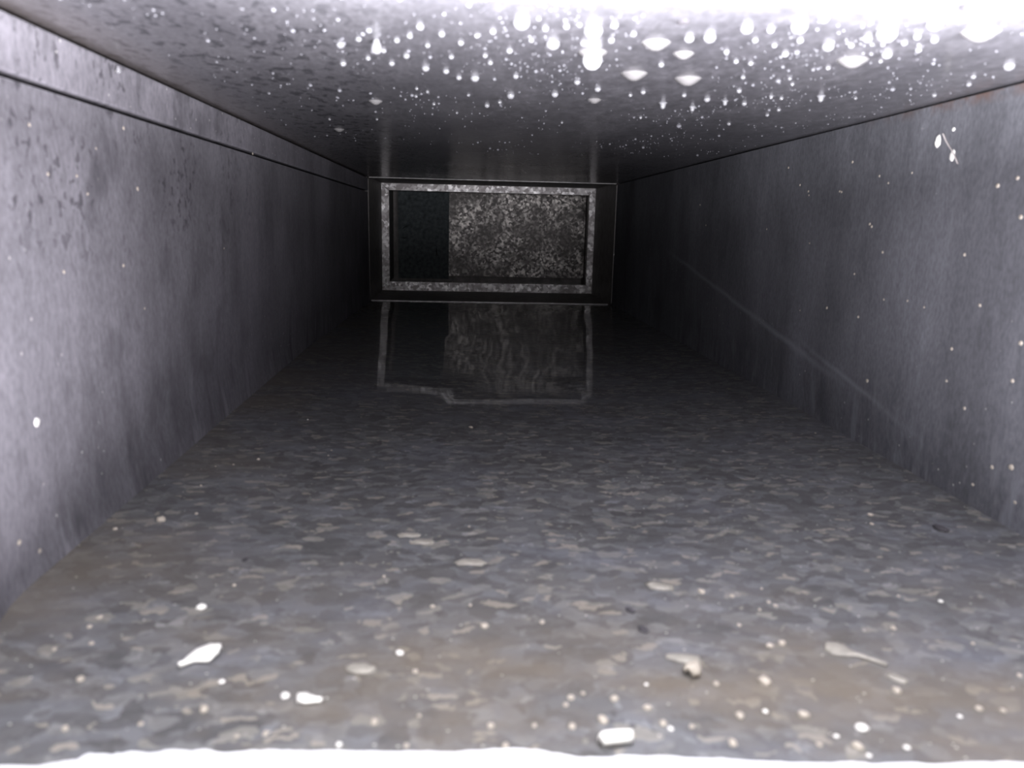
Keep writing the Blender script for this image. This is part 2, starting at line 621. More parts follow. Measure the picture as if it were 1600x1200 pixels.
def rail(name, outer, inner, lab=None):
    """A mitred angle-iron bar: bright face towards the mouth and a leg turned back along the opening."""
    (ax, az), (bx, bz) = outer
    (cx, cz), (dx, dz) = inner       # inner edge under a, under b
    bm = bmesh.new()
    f = [bm.verts.new((x, DE, z)) for x, z in ((ax, az), (bx, bz), (dx, dz), (cx, cz))]
    k = [bm.verts.new((x, DE + .003, z)) for x, z in ((ax, az), (bx, bz), (dx, dz), (cx, cz))]
    g = [bm.verts.new((x, DE + .028, z)) for x, z in ((cx, cz), (dx, dz))]
    bm.faces.new(f)
    bm.faces.new((f[0], f[1], k[1], k[0]))
    bm.faces.new((f[3], f[2], g[1], g[0]))
    bm.faces.new((f[1], f[2], k[2], k[1]))
    bm.faces.new((f[0], f[3], k[3], k[0]))
    bm.faces.new(k)
    bmesh.ops.recalc_face_normals(bm, faces=bm.faces[:])
    for v in bm.verts:
        v.co += FO
    return link(name, mesh_of(name, bm, M['frame']), fr)


g = .0004
xi0, xi1, zi0, zi1 = xl + BW, xr - BW, zb + BW, zt - BW * .85
rail('top_rail', ((xl + g, zt), (xr - g, zt)), ((xi0 + g, zi1), (xi1 - g, zi1)))
rail('bottom_rail', ((xl + g, zb), (xr - g, zb)), ((xi0 + g, zi0), (xi1 - g, zi0)))
rail('side_rail', ((xl, zb + g), (xl, zt - g)), ((xi0, zi0 + g), (xi0, zi1 - g)))
rail('side_rail', ((xr, zb + g), (xr, zt - g)), ((xi1, zi0 + g), (xi1, zi1 - g)))

# end wall round the frame (fills the gap between flange and duct)
eb = bmesh.new()
for a, b in (((L2, DE + .004, F2), (R2, DE + .007, zb + .004)), ((L2, DE + .004, zt - .004), (R2, DE + .007, C2)),
             ((L2, DE + .004, zb + .004), (xl + .004, DE + .007, zt - .004)), ((xr - .004, DE + .004, zb + .004), (R2, DE + .007, zt - .004))):
    box(eb, a, b)
link('wall_back', mesh_of('wall_back', eb, M['far']), kind='structure')

# ------------------------------------------------------------------ what is seen through the frame
YB = DE + .13
bs = thing('back_sheet', 'mottled spangled sheet facing the opening behind the bright frame', 'sheet metal', ((xi0 + xi1) / 2, YB, zi0))
BO = Vector((-(xi0 + xi1) / 2, -YB, -zi0))
e = at_y(700, 370, YB)
e0, e1 = at_y(914, 435, YB), at_y(700, 300, YB)
bm = sheet(lambda u, v: Vector((lerp(e.x - .02, xi1 + .012, u), YB + .0015 * math.sin(u * 5), lerp(e0.z, C2 - .003, v))), 24, 8, (0, .002, 0))
for v in bm.verts:
    v.co += BO
link('sheet', mesh_of('sheet', bm, M['plate'], False), bs)
# diagonal scratch/fold line top right
p0, p1 = at_y(858, 305, YB), at_y(917, 332, YB)
bm = bmesh.new()
d = (p1 - p0).normalized()
n = Vector((-d.z, 0, d.x)) * .0014
f1 = [bm.verts.new(q + BO + Vector((0, -.0012, 0))) for q in (p0 - n * .5, p1 - n * .5)]
f2 = [bm.verts.new((p0 + p1 * 0 + BO + Vector((0, -.0026, 0)))), bm.verts.new(p1 + BO + Vector((0, -.0026, 0)))]
f3 = [bm.verts.new(q + BO + Vector((0, -.0012, 0))) for q in (p0 + n * .5, p1 + n * .5)]
bm.faces.new((f1[0], f1[1], f2[1], f2[0]))
bm.faces.new((f2[0], f2[1], f3[1], f3[0]))
link('fold_line', mesh_of('fold_line', bm, M['frame']), bs)

# dark liner on the left, its right edge slightly curved, with a black slot
YL = YB - .012
ls = thing('liner_panel', 'dark green-grey panel with a black slot, left of the mottled sheet behind the frame', 'panel', (e.x, YL, zi0))
LO = Vector((-e.x, -YL, -zi0))
lx0 = at_y(622, 370, YL).x
pts_edge = [at_y(x, y, YL) for x, y in ((701, 436), (700, 425), (699, 405), (698.5, 385), (700, 350), (701.5, 320), (702, 295))]


def lin(u, v):
    k = v * (len(pts_edge) - 1)
    i = min(int(k), len(pts_edge) - 2)
    q = pts_edge[i].lerp(pts_edge[i + 1], k - i)
    return Vector((lerp(lx0, q.x, u), YL + .003 * (1 - u) * (1 - u), q.z)) + LO


link('panel', mesh_of('panel', sheet(lin, 14, 12, (0, .002, 0)), M['liner']), ls)


def blade(name, pix, w, mat, parent, off, y, up=.0008):
    bm = bmesh.new()
    P = [at_y(a, b, y) + off for a, b in pix]
    rows = []
    for i, q in enumerate(P):
        d = (P[min(i + 1, len(P) - 1)] - P[max(i - 1, 0)]).normalized()
        n = Vector((-d.z, 0, d.x)) * w * (.4 if i in (0, len(P) - 1) else 1)
        rows.append([bm.verts.new(q + n + Vector((0, -.0002, 0))), bm.verts.new(q + Vector((0, -up, 0))), bm.verts.new(q - n + Vector((0, -.0002, 0)))])
    for a, b in zip(rows, rows[1:]):
        for k in (0, 1):
            bm.faces.new((a[k], b[k], b[k + 1], a[k + 1]))
    return link(name, mesh_of(name, bm, mat), parent)


blade('slot', [(682, 387), (682, 393), (683, 400)], .0016, M['slit'], ls, LO, YL)
blade('crease', [(629, 358), (632, 355), (637, 353)], .0010, M['slit'], ls, LO, YL + .002, .003)
blade('crease', [(627, 371), (632, 372), (636, 371)], .0010, M['slit'], ls, LO, YL + .002, .003)
# left cheek between frame and liner
ck = thing('side_cheek', 'narrow dull metal return just inside the left bar of the bright frame', 'sheet metal', (xi0, DE + .03, zi0))
part_box('cheek', (xi0 - .004, DE + .029, zi0), (xi0 - .001, YL + .004, zi1 + .01), M['far'], ck, Vector((-xi0, -DE - .03, -zi0)))
# outer box closing the branch
bm = bmesh.new()
box(bm, (L2 - .012, YB + .05, F2 - .012), (R2 + .012, YB + .06, C2 + .012))
link('wall_back.001', mesh_of('wall_back_plenum', bm, M['far']), kind='structure')

# ------------------------------------------------------------------ white ragged edge at the mouth
edge_px = [(-120, 1196), (60, 1197), (100, 1190), (118, 1188), (140, 1177), (175, 1179), (205, 1175), (240, 1177), (262, 1172), (300, 1174), (318, 1171), (352, 1177),
           (385, 1173), (430, 1172), (470, 1174), (520, 1172), (560, 1174), (640, 1174), (700, 1175), (740, 1173), (800, 1170),
           (838, 1172), (872, 1178), (905, 1183), (940, 1184), (975, 1181), (1010, 1182), (1050, 1182), (1090, 1185), (1140, 1186),
           (1190, 1190), (1250, 1193), (1300, 1193), (1330, 1191), (1370, 1194), (1420, 1192), (1470, 1194), (1530, 1191), (1570, 1191), (1720, 1193)]
zt_w = FZ + .004
bm = bmesh.new()
rows = []
for i in range(len(edge_px) - 1):
    for k in range(4):
        a, b = edge_px[i], edge_px[i + 1]
        t = k / 4
        px, py = lerp(a[0], b[0], t), lerp(a[1], b[1], t)
        q = at_z(px, py + random.uniform(-1, 1), zt_w)
        q2 = Vector((q.x, .162, FZ - .004))
        rows.append([bm.verts.new((q.x, q.y + .0008, FZ - .0006)), bm.verts.new(q), bm.verts.new((q.x, q.y - .006, zt_w + .0012)),
                     bm.verts.new((q.x, .178, FZ - .001)), bm.verts.new(q2), bm.verts.new((q.x, .162, FZ - .013)), bm.verts.new((q.x, Y0 - .003, FZ - .013))])
for a, b in zip(rows, rows[1:]):
    for k in range(6):
        bm.faces.new((a[k], b[k], b[k + 1], a[k + 1]))
bmesh.ops.recalc_face_normals(bm, faces=bm.faces[:])
link('torn_wrap_edge', mesh_of('torn_wrap_edge', bm, M['wrap']), label='glaring white ragged edge strip across the mouth of the duct floor', category='edge strip')

# ------------------------------------------------------------------ labels for small repeats
ORD = ['', 'second', 'third', 'fourth', 'fifth', 'sixth', 'seventh', 'eighth', 'ninth', 'tenth', 'eleventh', 'twelfth']


def place_labels(items, marks, noun):
    """Say where each small thing lies by the nearest named neighbour: 'bead, second one above the white blob'."""
    bins = {}
    for i, it in enumerate(items):
        best = min(marks, key=lambda m: (m[0] - it[0]) ** 2 + (m[1] - it[1]) ** 2 * 1.6)
        dx, dy = it[0] - best[0], it[1] - best[1]
        if abs(dx) > 2.2 * abs(dy):
            w = 'right of' if dx > 0 else 'left of'
        elif abs(dy) > 2.2 * abs(dx):
            w = 'below' if dy > 0 else 'above'
        else:
            w = ('below' if dy > 0 else 'above') + (' and right of' if dx > 0 else ' and left of')
        bins.setdefault((best[2], w), []).append((dx * dx + dy * dy, i))
    out = {}
    for (mk, w), lst in bins.items():
        for k, (_, i) in enumerate(sorted(lst)):
            out[i] = (noun + ', ' + (ORD[k] + ' one ' if k else '') + w + ' ' + mk)
    return [out[i] for i in range(len(items))]


# ------------------------------------------------------------------ water drops
def lathe(prof, seg, squash=1.0):
    bm = bmesh.new()
    rings = []
    for r, z in prof:
        if r < 1e-6:
            rings.append([bm.verts.new((0, 0, z))])
        else:
            rings.append([bm.verts.new((r * math.cos(2 * math.pi * k / seg), r * squash * math.sin(2 * math.pi * k / seg), z)) for k in range(seg)])
    for a, b in zip(rings, rings[1:]):
        for k in range(seg):
            k2 = (k + 1) % seg
            if len(b) == 1:
                bm.faces.new((a[k], a[k2], b[0]))
            elif len(a) == 1:
                bm.faces.new((a[0], b[k2], b[k]))
            else:
                bm.faces.new((a[k], a[k2], b[k2], b[k]))
    bmesh.ops.recalc_face_normals(bm, faces=bm.faces[:])
    return bm


# unit shapes: radius 1 at the widest
PENDANT = [(0, .12), (1.0, .12), (.98, .02), (.80, -.10), (.62, -.26), (.54, -.48), (.52, -.70), (.46, -.92), (.33, -1.08), (.17, -1.17), (0, -1.2)]
BEAD = [(0, .1), (.85, .1), (1.0, -.10), (.98, -.38), (.84, -.68), (.60, -.92), (.30, -1.05), (0, -1.1)]
FLAT = [(0, .1), (1.0, .1), (.92, -.02), (.74, -.16), (.50, -.32), (.26, -.44), (0, -.48)]
TEAR = [(0, .1), (.55, .1), (.60, -.3), (.85, -.9), (1.0, -1.5), (.95, -2.0), (.70, -2.4), (.35, -2.6), (0, -2.65)]
SHAPES = {}
for nm, pr, mt in (('pendant', PENDANT, 'water'), ('bead', BEAD, 'water'), ('flat', FLAT, 'water_flat'), ('tear', TEAR, 'water')):
    SHAPES[nm] = mesh_of('water_drop_' + nm, lathe(pr, 18), M[mt], True)


def drop(px, py, wpx, shape, label, group=None):
    q = at_z(px, py, CZ)
    for _ in range(2):
        q = at_z(px, py, ceil_z(q.x, q.y))
    dist = q.dot(FWD)
    r = wpx / F * dist / 2
    o = link('water_drop', SHAPES[shape], None, (q.x, q.y, ceil_z(q.x, q.y)), label=label, category='water drop')
    o.scale = (r, r, r)
    if group:
        o['group'] = group
    return o


BIG = [
    (927, 44, 30, 'bead', 'fat white water drop directly above the largest hanging drop'),
    (864, 66, 21, 'bead', 'round bright water drop just left of the largest hanging drop'),
    (912, 66, 11, 'bead', 'small round water drop touching the upper left of the largest hanging drop'),
    (1025, 67, 50, 'flat', 'wide dull flattened water drop, uppermost of four to the right of the largest drop'),
    (1068, 84, 36, 'flat', 'pointed dull flattened water drop, second down of four right of the largest drop'),
    (991, 115, 46, 'flat', 'faint grey flattened water drop, nearest right neighbour below the largest drop'),
    (1075, 123, 46, 'flat', 'broad pale flattened water drop, lowest of four right of the largest drop'),
    (1077, 58, 15, 'bead', 'bright round bead just above the pointed dull flattened drop'),
    (929, 156, 24, 'flat', 'small winged water drop straight below the largest drop, over its bright streak'),
    (1036, 161, 15, 'pendant', 'bright dripping drop deep on ceiling, first of three in a row right of the streak'),
    (1082, 167, 12, 'pendant', 'little dripping drop deep on ceiling, second of three in a row right of the streak'),
    (1133, 158, 11, 'pendant', 'little dripping drop deep on ceiling, third of three in a row right of the streak'),
    (1283, 150, 15, 'pendant', 'lone bright dripping drop deep on the right half of the ceiling'),
    (1205, 150, 8, 'pendant', 'thin dripping drop between the row of three and the lone bright drop'),
    (588, 62, 16, 'tear', 'long bright water drop hanging from the white glare at the left half of the ceiling'),
    (532, 68, 13, 'bead', 'bright round bead left of the long bright hanging drop'),
    (815, 32, 26, 'bead', 'bright drop merging into the white glare above the ceiling middle'),
    (742, 120, 14, 'bead', 'bright bead at the right end of a short wet line on the ceiling'),
    (717, 120, 9, 'bead', 'small bead at the left end of a short wet line on the ceiling'),
    (665, 105, 12, 'bead', 'bright bead alone left of the short wet line on the ceiling'),
    (587, 158, 24, 'flat', 'flat dim water drop over the left faint streak on the ceiling'),
    (530, 202, 18, 'flat', 'dim flat water drop deepest on the left half of the ceiling'),
    (1109, 56, 19, 'bead', 'wide bright bead at the rim of the glare, right of the dull flattened drops'),
    (1167, 42, 19, 'bead', 'bright round drop in the glare above the row of three dripping drops'),
    (1249, 38, 26, 'bead', 'large bright drop fused with the glare left of the rust flecked ceiling corner'),
    (1294, 70, 18, 'bead', 'bright drop hanging below the glare, above the lone bright dripping drop'),
    (1356, 58, 15, 'bead', 'tall bright drop beside the widest round white blob on the right ceiling'),
    (1386, 48, 32, 'bead', 'widest round white blob of water on the right of the ceiling'),
    (1461, 34, 24, 'bead', 'bright drop in the glare between the white blob and the long white smear'),
    (1532, 50, 62, 'flat', 'long white smear of water near the right corner of the ceiling'),
    (1386, 83, 16, 'bead', 'bright bead below the widest round white blob on the right ceiling'),
    (1332, 94, 52, 'flat', 'faint long flattened drop left of the bead under the white blob'),
    (1577, 101, 17, 'bead', 'bright bead closest to the right wall on the ceiling'),
]
for a in BIG:
    drop(*a)
# the largest drop: a wide dull collar of water and the bright bulb that hangs from it
big = drop(926, 82, 50, 'flat', 'largest hanging water drop, wide collar and glaring tip, near middle of wet ceiling')
bulb = link('bulb', mesh_of('bulb', lathe([(0, -.05), (.50, -.12), (.60, -.32), (.58, -.58), (.46, -.82), (.26, -.98), (0, -1.04)], 20), M['water_painted_glare'], True), big, label='glaring round tip of the drop')
SMALL = [(697, 110, 10), (806, 118, 9), (599, 78, 9), (536, 98, 10), (656, 40, 12), (612, 98, 9), (635, 86, 10), (796, 78, 10), (852, 43, 10),
         (766, 97, 8), (758, 86, 8), (1204, 45, 12), (1376, 95, 6), (1433, 56, 11), (1460, 61, 11), (1435, 77, 9), (1105, 154, 10),
         (1069, 148, 7), (1005, 143, 8), (1155, 141, 8), (1161, 120, 7), (1234, 122, 6), (1238, 131, 6), (1221, 153, 6), (1217, 171, 6),
         (1199, 179, 6), (1163, 161, 8), (1139, 193, 6), (1460, 148, 7), (1337, 153, 5), (1227, 83, 11), (1294, 105, 8), (1521, 119, 8),
         (1514, 131, 8), (650, 150, 5), (678, 162, 5), (761, 164, 8), (781, 159, 6), (798, 148, 12), (867, 146, 11), (934, 138, 10),
         (902, 127, 10), (732, 148, 5), (668, 143, 5), (651, 138, 5), (589, 186, 4), (515, 186, 4), (714, 176, 4), (878, 191, 4),
         (1001, 183, 5), (985, 148, 6), (1033, 100, 9), (1150, 95, 8), (1173, 98, 8), (1250, 62, 10), (1330, 70, 9), (1413, 66, 9),
         (1180, 62, 9), (1210, 70, 8), (1135, 80, 9), (560, 60, 9), (575, 90, 8), (620, 62, 9), (690, 52, 10), (720, 66, 9), (745, 55, 8),
         (770, 48, 10), (640, 55, 9), (668, 70, 8), (705, 88, 8), (830, 62, 8), (885, 40, 10), (955, 62, 10), (960, 38, 12), (990, 52, 9)]
MARKS = [(926, 95, 'the largest hanging drop'), (864, 70, 'the round drop beside the largest drop'), (1025, 72, 'the wide dull flattened drop'), (991, 117, 'the faint grey flattened drop'),
         (1075, 126, 'the lowest dull flattened drop'), (929, 162, 'the winged drop over the bright streak'), (1036, 168, 'the first drop of the row of three'),
         (1133, 165, 'the third drop of the row of three'), (1283, 158, 'the lone bright dripping drop'), (588, 75, 'the long bright hanging drop'), (532, 72, 'the round bead at far left'),
         (815, 36, 'the drop merging into the glare'), (730, 122, 'the short wet line'), (665, 108, 'the bead left of the wet line'), (587, 160, 'the flat dim drop'), (530, 203, 'the deepest flat drop'),
         (1109, 58, 'the wide bead at the glare rim'), (1167, 45, 'the drop above the row of three'), (1294, 74, 'the drop above the lone drop'), (1386, 54, 'the round white blob'),
         (1386, 88, 'the bead under the white blob'), (1532, 54, 'the long white smear'), (1205, 155, 'the thin dripping drop'), (1577, 104, 'the bead by the right wall')]
for (x, y, w), lab in zip(SMALL, place_labels(SMALL, MARKS, 'small ceiling bead')):
    drop(x, y, w, 'bead', lab, 'small beads on the ceiling')
# a drop on the seam strip of the left wall
q = at_x(185, 113, L + .003)
o = link('water_drop', SHAPES['tear'], None, (q.x, q.y, q.z + .003), label='single bright water drop clinging to the upper strip of the left wall', category='water drop')
r = 8 / F * q.dot(FWD) / 2
o.scale = (r, r, r)
# countless micro-beads of mist: one object
bm = bmesh.new()
rnd = random.Random(3)


def microbead(bm, c, r, down=1.0, n=6):
    top = [bm.verts.new((c.x + r * math.cos(2 * math.pi * k / n), c.y + r * math.sin(2 * math.pi * k / n), c.z)) for k in range(n)]
    mid = [bm.verts.new((c.x + r * .75 * math.cos(2 * math.pi * k / n), c.y + r * .75 * math.sin(2 * math.pi * k / n), c.z - r * .6 * down)) for k in range(n)]
    tip = bm.verts.new((c.x, c.y, c.z - r * .95 * down))
    for k in range(n):
        k2 = (k + 1) % n
        bm.faces.new((top[k], mid[k], mid[k2], top[k2]))
        bm.faces.new((mid[k], tip, mid[k2]))


cnt = 0
while cnt < 3000:
    px = rnd.uniform(60, 1640)
    y = Y0 + .02 + rnd.random() ** 2.0 * .75
    x = rnd.uniform(L + .03, R - .01)
    dens = .35 + .9 * noise.noise(Vector((x * 14, y * 9, 5)))
    if x < -.03:
        dens *= .55
    if y > .55:
        dens *= .6
    if rnd.random() > dens:
        continue
    r = min(.0030, .00036 * math.exp(rnd.gauss(.08, .5)))
    microbead(bm, Vector((x, y, ceil_z(x, y) + .0001)), r)
    cnt += 1
bmesh.ops.recalc_face_normals(bm, faces=bm.faces[:])
link('condensation_mist', mesh_of('condensation_mist', bm, M['mist'], True), kind='stuff',
     label='countless fine condensation beads misting the wet ceiling', category='condensation')

# ------------------------------------------------------------------ debris on the floor
def blob_mesh(seed, n=9, flat=.35):
    """A small irregular crumb of unit radius."""
    rr = random.Random(seed)
    bm = bmesh.new()
    bmesh.ops.create_icosphere(bm, subdivisions=2, radius=1.0)
    for v in bm.verts:
        k = 1 + .35 * noise.noise(v.co * 1.3 + Vector((seed * 3.1, 0, 0)))
        v.co = Vector((v.co.x * k, v.co.y * k, v.co.z * k * flat))
    return bm


GRIT = [mesh_of('grit', blob_mesh(s, flat=f), M['grit'], True) for s, f in ((1, .6), (2, .45), (3, .7), (4, .5))]
DUST = [mesh_of('dust', blob_mesh(s, flat=.5), M['grit'], True) for s in (21, 22, 23)]
CHIP = [mesh_of('chip', blob_mesh(s, flat=.4), M['chip'], True) for s in (11, 12, 13)]


def on_floor(px, py):
    q = at_z(px, py, FZ)
    for _ in range(3):
        q = at_z(px, py, floor_z(q.x, q.y))
    return q


def crumb(px, py, wpx, mesh, name, label, cat, group=None, asp=1.0):
    q = on_floor(px, py)
    r = wpx / F * q.dot(FWD) / 2
    o = link(name, mesh, None, (q.x, q.y, floor_z(q.x, q.y) + r * .28), label=label, category=cat)
    o.scale = (r, r * asp, r)
    o.rotation_euler = (0, 0, random.uniform(-.5, .5))
    if group:
        o['group'] = group
    return o


def ribbon(name, pix, widths, mat, label, cat, lift=.0012, thick=.0009, curl=None):
    """A thin curled flake lying on the floor: spine in pixels, half-widths in pixels."""
    P = [on_floor(a, b) for a, b in pix]
    base = sum(P, Vector()) / len(P)
    base.z = FZ
    top, bot = [], []
    bm = bmesh.new()
    for i, q in enumerate(P):
        d = (P[min(i + 1, len(P) - 1)] - P[max(i - 1, 0)])
        d.z = 0
        d.normalize()
        n = Vector((-d.y, d.x, 0))
        w = widths[i] / F * q.dot(FWD)
        z = Vector((0, 0, lift * (1 + (curl[i] if curl else 0))))
        row = [q - n * w + z, q - n * w * .5 + z * 1.5, q + z * 1.7, q + n * w * .5 + z * 1.5, q + n * w + z]
        top.append([bm.verts.new(a - base) for a in row])
        bot.append([bm.verts.new(a - base - Vector((0, 0, thick))) for a in row])
    for i in range(len(P) - 1):
        for k in range(4):
            bm.faces.new((top[i][k], top[i + 1][k], top[i + 1][k + 1], top[i][k + 1]))
            bm.faces.new((bot[i][k + 1], bot[i + 1][k + 1], bot[i + 1][k], bot[i][k]))
        bm.faces.new((top[i][0], bot[i][0], bot[i + 1][0], top[i + 1][0]))
        bm.faces.new((top[i + 1][4], bot[i + 1][4], bot[i][4], top[i][4]))
    for r_t, r_b in ((top[0], bot[0]), (top[-1], bot[-1])):
        for k in range(4):
            bm.faces.new((r_t[k], r_t[k + 1], r_b[k + 1], r_b[k]))
    bmesh.ops.recalc_face_normals(bm, faces=bm.faces[:])
    return link(name, mesh_of(name, bm, mat, True), None, base, label=label, category=cat)


ribbon('paint_flake', [(280, 1046), (288, 1041), (298, 1034), (312, 1029), (328, 1026), (340, 1025), (345, 1026)],
       [2, 4, 9, 20, 25, 18, 3], M['chip'], 'tadpole-shaped glaring white flake, biggest scrap on the left of the floor', 'flake', .0014, curl=[.2, 0, 0, .3, .6, .9, 1])
ribbon('paint_flake', [(466, 1091), (472, 1093), (482, 1096), (494, 1097), (503, 1098)], [3, 12, 10, 5, 3], M['chip'],
       'small club-shaped white flake on the floor beside a round white crumb', 'flake')
ribbon('paint_flake', [(938, 1168), (944, 1165), (958, 1163), (974, 1162), (987, 1162)], [6, 10, 10, 9, 7], M['chip'],
       'blocky white flake on the floor almost touching the white ragged edge', 'flake', .003, .002)
ribbon('paint_flake', [(1075, 1060), (1080, 1056), (1084, 1052), (1088, 1049)], [8, 14, 12, 4], M['grit'],
       'upright cream chip under a tan flake, right of the floor middle', 'flake', .003, .002)
ribbon('feather_flake', [(1289, 1007), (1298, 1011), (1310, 1017), (1325, 1022), (1340, 1025), (1360, 1032), (1386, 1041)], [3, 18, 22, 12, 5, 4, 3], M['tan'],
       'long feather-shaped pale tan flake on the right of the floor', 'flake', .0008, .0006)
ribbon('tan_flake', [(1387, 1055), (1396, 1059), (1408, 1064), (1418, 1068)], [8, 10, 9, 6], M['tan'],
       'short oblong tan flake at the lower end of the feather-shaped flake', 'flake', .0006, .0005)
ribbon('tan_flake', [(541, 1047), (552, 1045), (565, 1045), (578, 1047), (587, 1046)], [6, 14, 16, 12, 6], M['tan'],
       'tan flake on the floor up and right of the club-shaped white flake', 'flake', .0006, .0005)
ribbon('tan_flake', [(1040, 1027), (1055, 1028), (1075, 1031), (1093, 1032)], [5, 10, 14, 10], M['tan'],
       'wide tan flake right above the upright cream chip', 'flake', .0006, .0005)
ribbon('tan_flake', [(1012, 917), (1022, 915), (1038, 918), (1052, 919)], [8, 14, 12, 8], M['tan'],
       'angular tan flake farther in, right of the floor middle', 'flake', .0005, .0004)
ribbon('tan_flake', [(622, 839), (635, 836), (648, 837), (657, 838)], [4, 8, 9, 4], M['tan'],
       'pale tan flake farther in, upper one of two left of the floor middle', 'flake', .0005, .0004)
ribbon('tan_flake', [(640, 849), (655, 847), (668, 848), (678, 849)], [4, 9, 10, 4], M['tan'],
       'pale tan flake farther in, lower one of two left of the floor middle', 'flake', .0005, .0004)
ribbon('tan_flake', [(712, 882), (728, 878), (745, 879), (757, 883)], [6, 12, 13, 6], M['tan'],
       'wide tan flake on the centre of the floor', 'flake', .0005, .0004)

NEAR = [(446, 1088, 13), (319, 1109, 13), (649, 1050, 9), (585, 1129, 11), (347, 1066, 10), (126, 1062, 12), (220, 1132, 9), (102, 1139, 10),
        (655, 1119, 7), (767, 1135, 11), (415, 1147, 9), (370, 1151, 8), (635, 1166, 9), (530, 1164, 9), (790, 1166, 10),
        (942, 1126, 15), (892, 1091, 11), (884, 1102, 9), (911, 1084, 7), (894, 1136, 11), (1012, 1107, 14), (1036, 1131, 12),
        (1048, 1139, 8), (1081, 1136, 9), (960, 1093, 14), (1195, 1066, 19), (1156, 1119, 13), (1256, 1118, 18), (1347, 1139, 20),
        (1401, 1080, 13), (1145, 1162, 13), (1340, 1167, 16), (1358, 1181, 8), (1417, 1169, 10), (1307, 1151, 9), (1280, 1164, 9),
        (1530, 1108, 12), (1567, 1111, 9), (1500, 1120, 7), (835, 1134, 7), (990, 1150, 6), (1010, 1070, 6), (1119, 1069, 9), (1196, 1112, 8), (1593, 1056, 8)]
MIDDLE = [(757, 979, 13), (625, 1021, 11), (1096, 925, 10), (1144, 932, 7), (1187, 953, 5), (1201, 941, 6), (1212, 947, 6), (1155, 977, 6),
          (1222, 1006, 12), (1203, 1010, 12), (847, 973, 8), (676, 948, 8), (315, 950, 16), (366, 915, 6), (180, 827, 7), (252, 813, 14),
          (307, 803, 5), (156, 965, 7), (140, 980, 8), (143, 1006, 8), (85, 1015, 7), (1404, 932, 5), (1470, 940, 7), (1520, 1006, 6),
          (1360, 805, 9), (1362, 819, 6), (1396, 982, 8), (600, 901, 5), (735, 946, 5), (1190, 920, 4)]
FARG = [(736, 668, 6), (314, 759, 4), (404, 718, 5), (365, 726, 3), (337, 729, 3), (1274, 677, 3), (481, 656, 3), (513, 712, 3), (518, 704, 3), (957, 826, 3), (733, 823, 4)]
SPECIAL = {
    (446, 1088): 'round white crumb beside the club-shaped white flake',
    (942, 1126): 'orange-tinged round crumb above the blocky white flake',
    (1195, 1066): 'oval cream crumb on the floor between the cream chip and the oblong tan flake',
    (1347, 1139): 'largest cream crumb in the front right of the floor',
    (1340, 1167): 'oval cream crumb nearest the white edge at front right',
    (1401, 1080): 'round white crumb just below the short oblong tan flake',
    (757, 979): 'bright cream crumb in the middle of the floor',
    (315, 950): 'oval pale crumb farther in on the left of the floor',
    (736, 668): 'lone white speck on the dark wet floor below the reflected frame',
}
FMARKS = [(312, 1033, 'the tadpole-shaped white flake'), (485, 1095, 'the club-shaped white flake'), (962, 1165, 'the blocky white flake'), (1082, 1055, 'the upright cream chip'), (1335, 1024, 'the feather-shaped flake'),
          (1402, 1062, 'the short oblong tan flake'), (565, 1046, 'the left front tan flake'), (1032, 918, 'the angular tan flake'), (640, 838, 'the upper of two pale flakes'), (660, 848, 'the lower of two pale flakes'),
          (735, 880, 'the wide central tan flake'), (1347, 1139, 'the largest cream crumb'), (1195, 1066, 'the oval cream crumb'), (757, 979, 'the bright central crumb'), (985, 955, 'the upper black crumb'),
          (1470, 828, 'the dark smear by the wall'), (383, 876, 'the small black crumb'), (736, 668, 'the lone white speck'), (315, 950, 'the oval pale crumb at left')]
ALLG = NEAR + MIDDLE + FARG
for k, ((x, y, w), lab) in enumerate(zip(ALLG, place_labels(ALLG, FMARKS, 'pale floor crumb'))):
    grp = 'grit near the mouth' if k < len(NEAR) else 'grit in the middle of the floor' if k < len(NEAR) + len(MIDDLE) else 'grit on the dark wet floor'
    sp = SPECIAL.get((x, y))
    crumb(x, y, w, random.choice(GRIT + CHIP[:1]), 'grit_crumb', sp or lab, 'crumb', None if sp else grp, random.uniform(.8, 1.4))
DM = [mesh_of('dark_crumb', blob_mesh(s, flat=.3), M['dark'], True) for s in (31, 32)]
for x, y, w, l in ((985, 955, 13, 'purplish black crumb, upper of two dark ones right of the floor middle'), (1005, 985, 15, 'black crumb, lower of two dark ones right of the floor middle'),
                   (1470, 828, 18, 'dark smear-like crumb by the right wall on the floor'), (383, 876, 9, 'small black crumb on the left half of the floor')):
    crumb(x, y, w, DM[0], 'dark_crumb', l, 'crumb', None, 1.6)

# ------------------------------------------------------------------ specks on the walls
def wall_crumb(px, py, wpx, side, mesh, name, label, cat, group=None, tall=1.3, rot=0.0):
    x0 = R if side > 0 else L
    q = at_x(px, py, x0)
    for _ in range(3):
        q = at_x(px, py, right_x(q.y, q.z) if side > 0 else (L + .003 if q.z > SEAM else left_x(q.y, q.z)))
    r = wpx / F * q.dot(FWD) / 2
    o = link(name, mesh, None, q, label=label, category=cat)
    # crumb's flat axis turned to the wall
    o.rotation_euler = (rot, math.pi / 2 * (-side), 0)
    o.scale = (r * tall, r * 1.5, r)
    if group:
        o['group'] = group
    return o


